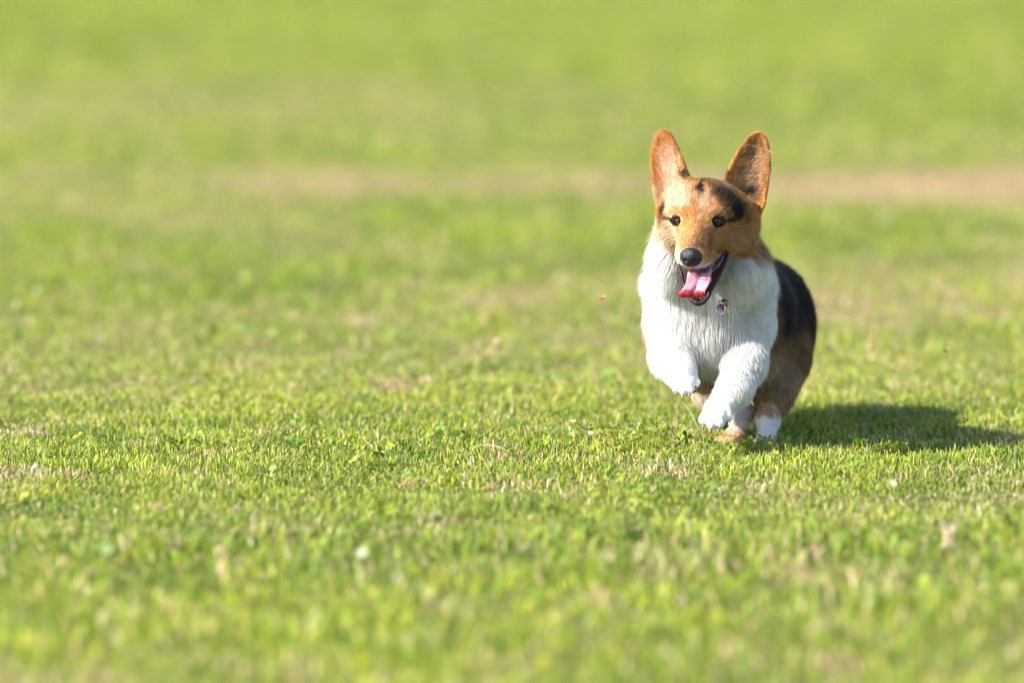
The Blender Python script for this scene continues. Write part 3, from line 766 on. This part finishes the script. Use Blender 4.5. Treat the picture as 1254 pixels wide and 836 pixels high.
lathe('tag_disc', dc_, (-.75, -1, .15), [(0, -.0006), (.0068, -.0006), (.0074, -.0003), (.0074, .0006), (.0066, .0008), (.0063, .0006), (0, .0006)], M_PURPLE, ch)
rim = [dc_ + np.array((math.cos(a) * .0060, -.0006 + math.cos(a) * -.0045, math.sin(a) * .0075)) for a in np.linspace(0, 2 * math.pi, 17)]
tube('rim', rim, [.0008] * 17, mat('bright_metal', (.75, .72, .70), .2, .5, Metallic=1.0), ch, 8)
rg = P(885.5, 371, -.058); ringp = [rg + np.array((math.cos(a) * .0042, 0, math.sin(a) * .0055)) for a in np.linspace(0, 2 * math.pi, 13)]
tube('ring', ringp, [.0006] * 13, M_METAL, ch, 6)

# ------------------------------------------------------------------ small things on and over the lawn
def insect(u, v, y, col, label, s=1.0):
    a = math.atan((v - 418) / FPX) + PITCH; p = np.array(((u - 627) / FPX * y, y, CAM_H - y * math.tan(a)))
    o = empty('flying_insect', p); tag(o, label, 'insect')
    M = mat('insect_body', col, .5); pr = [Prim('ell', np.array((0, 0, 0.)), ra=(.0030 * s, .0018 * s, .0020 * s), k=.001), Prim('ell', np.array((-.0035 * s, 0, .0003)), ra=(.0016 * s, .0014 * s, .0016 * s), k=.001)]
    v_, f_ = surface_nets(pr, np.full(3, -.008), np.full(3, .008), .0005); link('insect_body', np_mesh('insect_body', v_, f_), M, o)
    MW = mat('insect_wing', (.70, .60, .32), .3, .4)
    for sgn in (-1, 1):
        W_ = [(0, 0, .0012), (.002 * s, sgn * .0020 * s, .0038 * s), (.0050 * s, sgn * .0030 * s, .0040 * s), (.0058 * s, sgn * .0024 * s, .0022 * s), (.003 * s, sgn * .0008 * s, .0012 * s)]
        W2 = [(x, y_ + .0002, z) for x, y_, z in W_]; n_ = 5
        me_ = bpy.data.meshes.new('wing'); me_.from_pydata(W_ + W2, [], [tuple(range(n_)), tuple(range(2 * n_ - 1, n_ - 1, -1))] + [(i, n_ + i, n_ + (i + 1) % n_, (i + 1) % n_) for i in range(n_)])
        link('wing', me_, MW, o)
insect(737.5, 365, 8.35, (.42, .10, .012), 'tiny orange-brown insect in the air beside the dog')
insect(1161, 429, 8.6, (.03, .045, .03), 'tiny dark insect over the grass to the right of the dog', .9)

def leaf(u, v, size, col, label, name='fallen_leaf', cat='leaf', z=.030, rz=0., tilt=.9):
    x, y = ground_at(u, v); o_ = np.array((x, y, z)); V_, F_ = [], []; nu, nv = 9, 5
    for i in range(nu):
        t = i / (nu - 1); wd = size * .42 * math.sin(math.pi * min(1, t * .93 + .05)) ** .7
        for j in range(nv):
            s_ = -1 + 2 * j / (nv - 1); xx = (t - .5) * size; yy = s_ * wd; zz = abs(s_) * wd * .35 + size * .18 * (t - .5) ** 2 * 4
            a_, b_ = math.cos(rz), math.sin(rz); X_, Y_ = xx * a_ - yy * b_, xx * b_ + yy * a_
            V_.append(o_ + (X_, Y_ * math.cos(tilt) - zz * math.sin(tilt) * .2, Y_ * math.sin(tilt) + zz * math.cos(tilt)))
    for i in range(nu - 1):
        for j in range(nv - 1): q = i * nv + j; F_.append((q, q + 1, q + nv + 1, q + nv))
    me_ = np_mesh(name, np.array(V_), np.array(F_)); vcol(me_, np.tile(col, (len(V_), 1)), 'blade')
    o = link(name, me_, M_GRASS); tag(o, label, cat)
    md = o.modifiers.new('thickness', 'SOLIDIFY'); md.thickness = .0004
    return o
leaf(443, 707, .014, (.50, .54, .38), 'pale blurred leaf left of the middle of the near lawn', rz=.6)
leaf(128, 703, .018, (.22, .34, .12), 'grey-green broad leaf low in the near lawn by the left edge', name='broad_leaf', rz=.2)
leaf(608, 440, .012, (.55, .38, .30), 'pinkish dead leaf on the lawn behind, left of the dog', rz=1.0)
leaf(1096, 619, .011, (.50, .42, .32), 'small beige dead leaf in the grass right of and in front of the dog', rz=-.5)
leaf(702, 541, .010, (.42, .47, .26), 'pale green leaf lying flat on clover between the dog and the picture centre', name='broad_leaf', rz=.1, tilt=.4)
leaf(724, 556, .010, (.50, .50, .32), 'creamy curled leaf beside the clover left of the front paw', rz=-.2, tilt=.5)
leaf(797, 551, .009, (.34, .42, .16), 'light green leaf in the clover just left of the reaching paw', name='broad_leaf', rz=.4, tilt=.5)

def flower(u, v, label, z=.035):
    x, y = ground_at(u, v); o = empty('clover_flower', (x, y, 0)); tag(o, label, 'flower', 'clover flowers in the lawn')
    g = np.random.default_rng(int(u)); V_, F_ = [], []
    for k in range(60):
        d = unit(g.normal(0, 1, 3)); d[2] = abs(d[2]) - .2; d = unit(d); s_ = unit(np.cross(d, (0, 0, 1.))); b = len(V_); c = np.array((0, 0, z))
        V_ += [c + d * .001 - s_ * .0012, c + d * .001 + s_ * .0012, c + d * .0075]; F_.append((b, b + 1, b + 2))
    me_ = np_mesh('bloom', np.array(V_), np.array(F_), smooth=False); vcol(me_, np.tile((.80, .76, .70), (len(V_), 1)), 'blade'); link('bloom', me_, M_GRASS, o)
    st = tube('stem', [(0, 0, 0), (.001, 0, z * .5), (0, 0, z)], [.0007, .0006, .0006], mat('stem_green', (.12, .22, .04), .6), o, 6)
for u, v, l in ((485, 745, 'white clover flower in the near lawn, below the pale blurred leaf'), (40, 604, 'white clover flower in the lawn near the left edge of the picture'),
                (46, 380, 'higher of two white clover flowers far behind at the left edge'), (20, 398, 'lower of two white clover flowers far behind at the left edge')):
    flower(u, v, l)

def stalks(label, name, pts_list, cat, col=(.62, .50, .34)):
    m_ = mat('dry_straw', col, .7, .2)
    for pts in pts_list:
        q = []
        for (u, v, z) in pts: x, y = ground_at(u, v); q.append((x, y, z))
        o = tube(name, q, [.0005] + [.0006] * (len(q) - 2) + [.0003], m_, None, 6); tag(o, label, cat)
stalks('thin curved straw stalk lying on the grass in the sharp strip', 'straw_stalk', [[(578, 563, .016), (592, 562, .020), (606, 563, .021), (620, 565, .016)]], 'straw', (.42, .33, .20))
stalks('pale leaning grass stalk sticking up left of the reaching paw', 'grass_stalk', [[(858, 534, .004), (852, 534, .022), (844, 534, .040), (836, 534, .052)]], 'grass stalk', (.60, .62, .42))
tuft = empty('straw_tuft', (*ground_at(1165, 672), 0)); tag(tuft, 'bleached tuft of dead grass at the right of the near lawn', 'grass tuft')
g_ = np.random.default_rng(4); m_ = mat('bleached_straw', (.46, .38, .26), .8, .1)
for k in range(26):
    a = g_.uniform(0, 6.28); l = g_.uniform(.005, .020); h_ = g_.uniform(.025, .045)
    tube('stalk', [(g_.normal(0, .007), g_.normal(0, .005), 0), (math.cos(a) * l * .4, math.sin(a) * l * .4, h_ * .6), (math.cos(a) * l, math.sin(a) * l, h_)], [.0008, .0007, .0003], m_, tuft, 5)
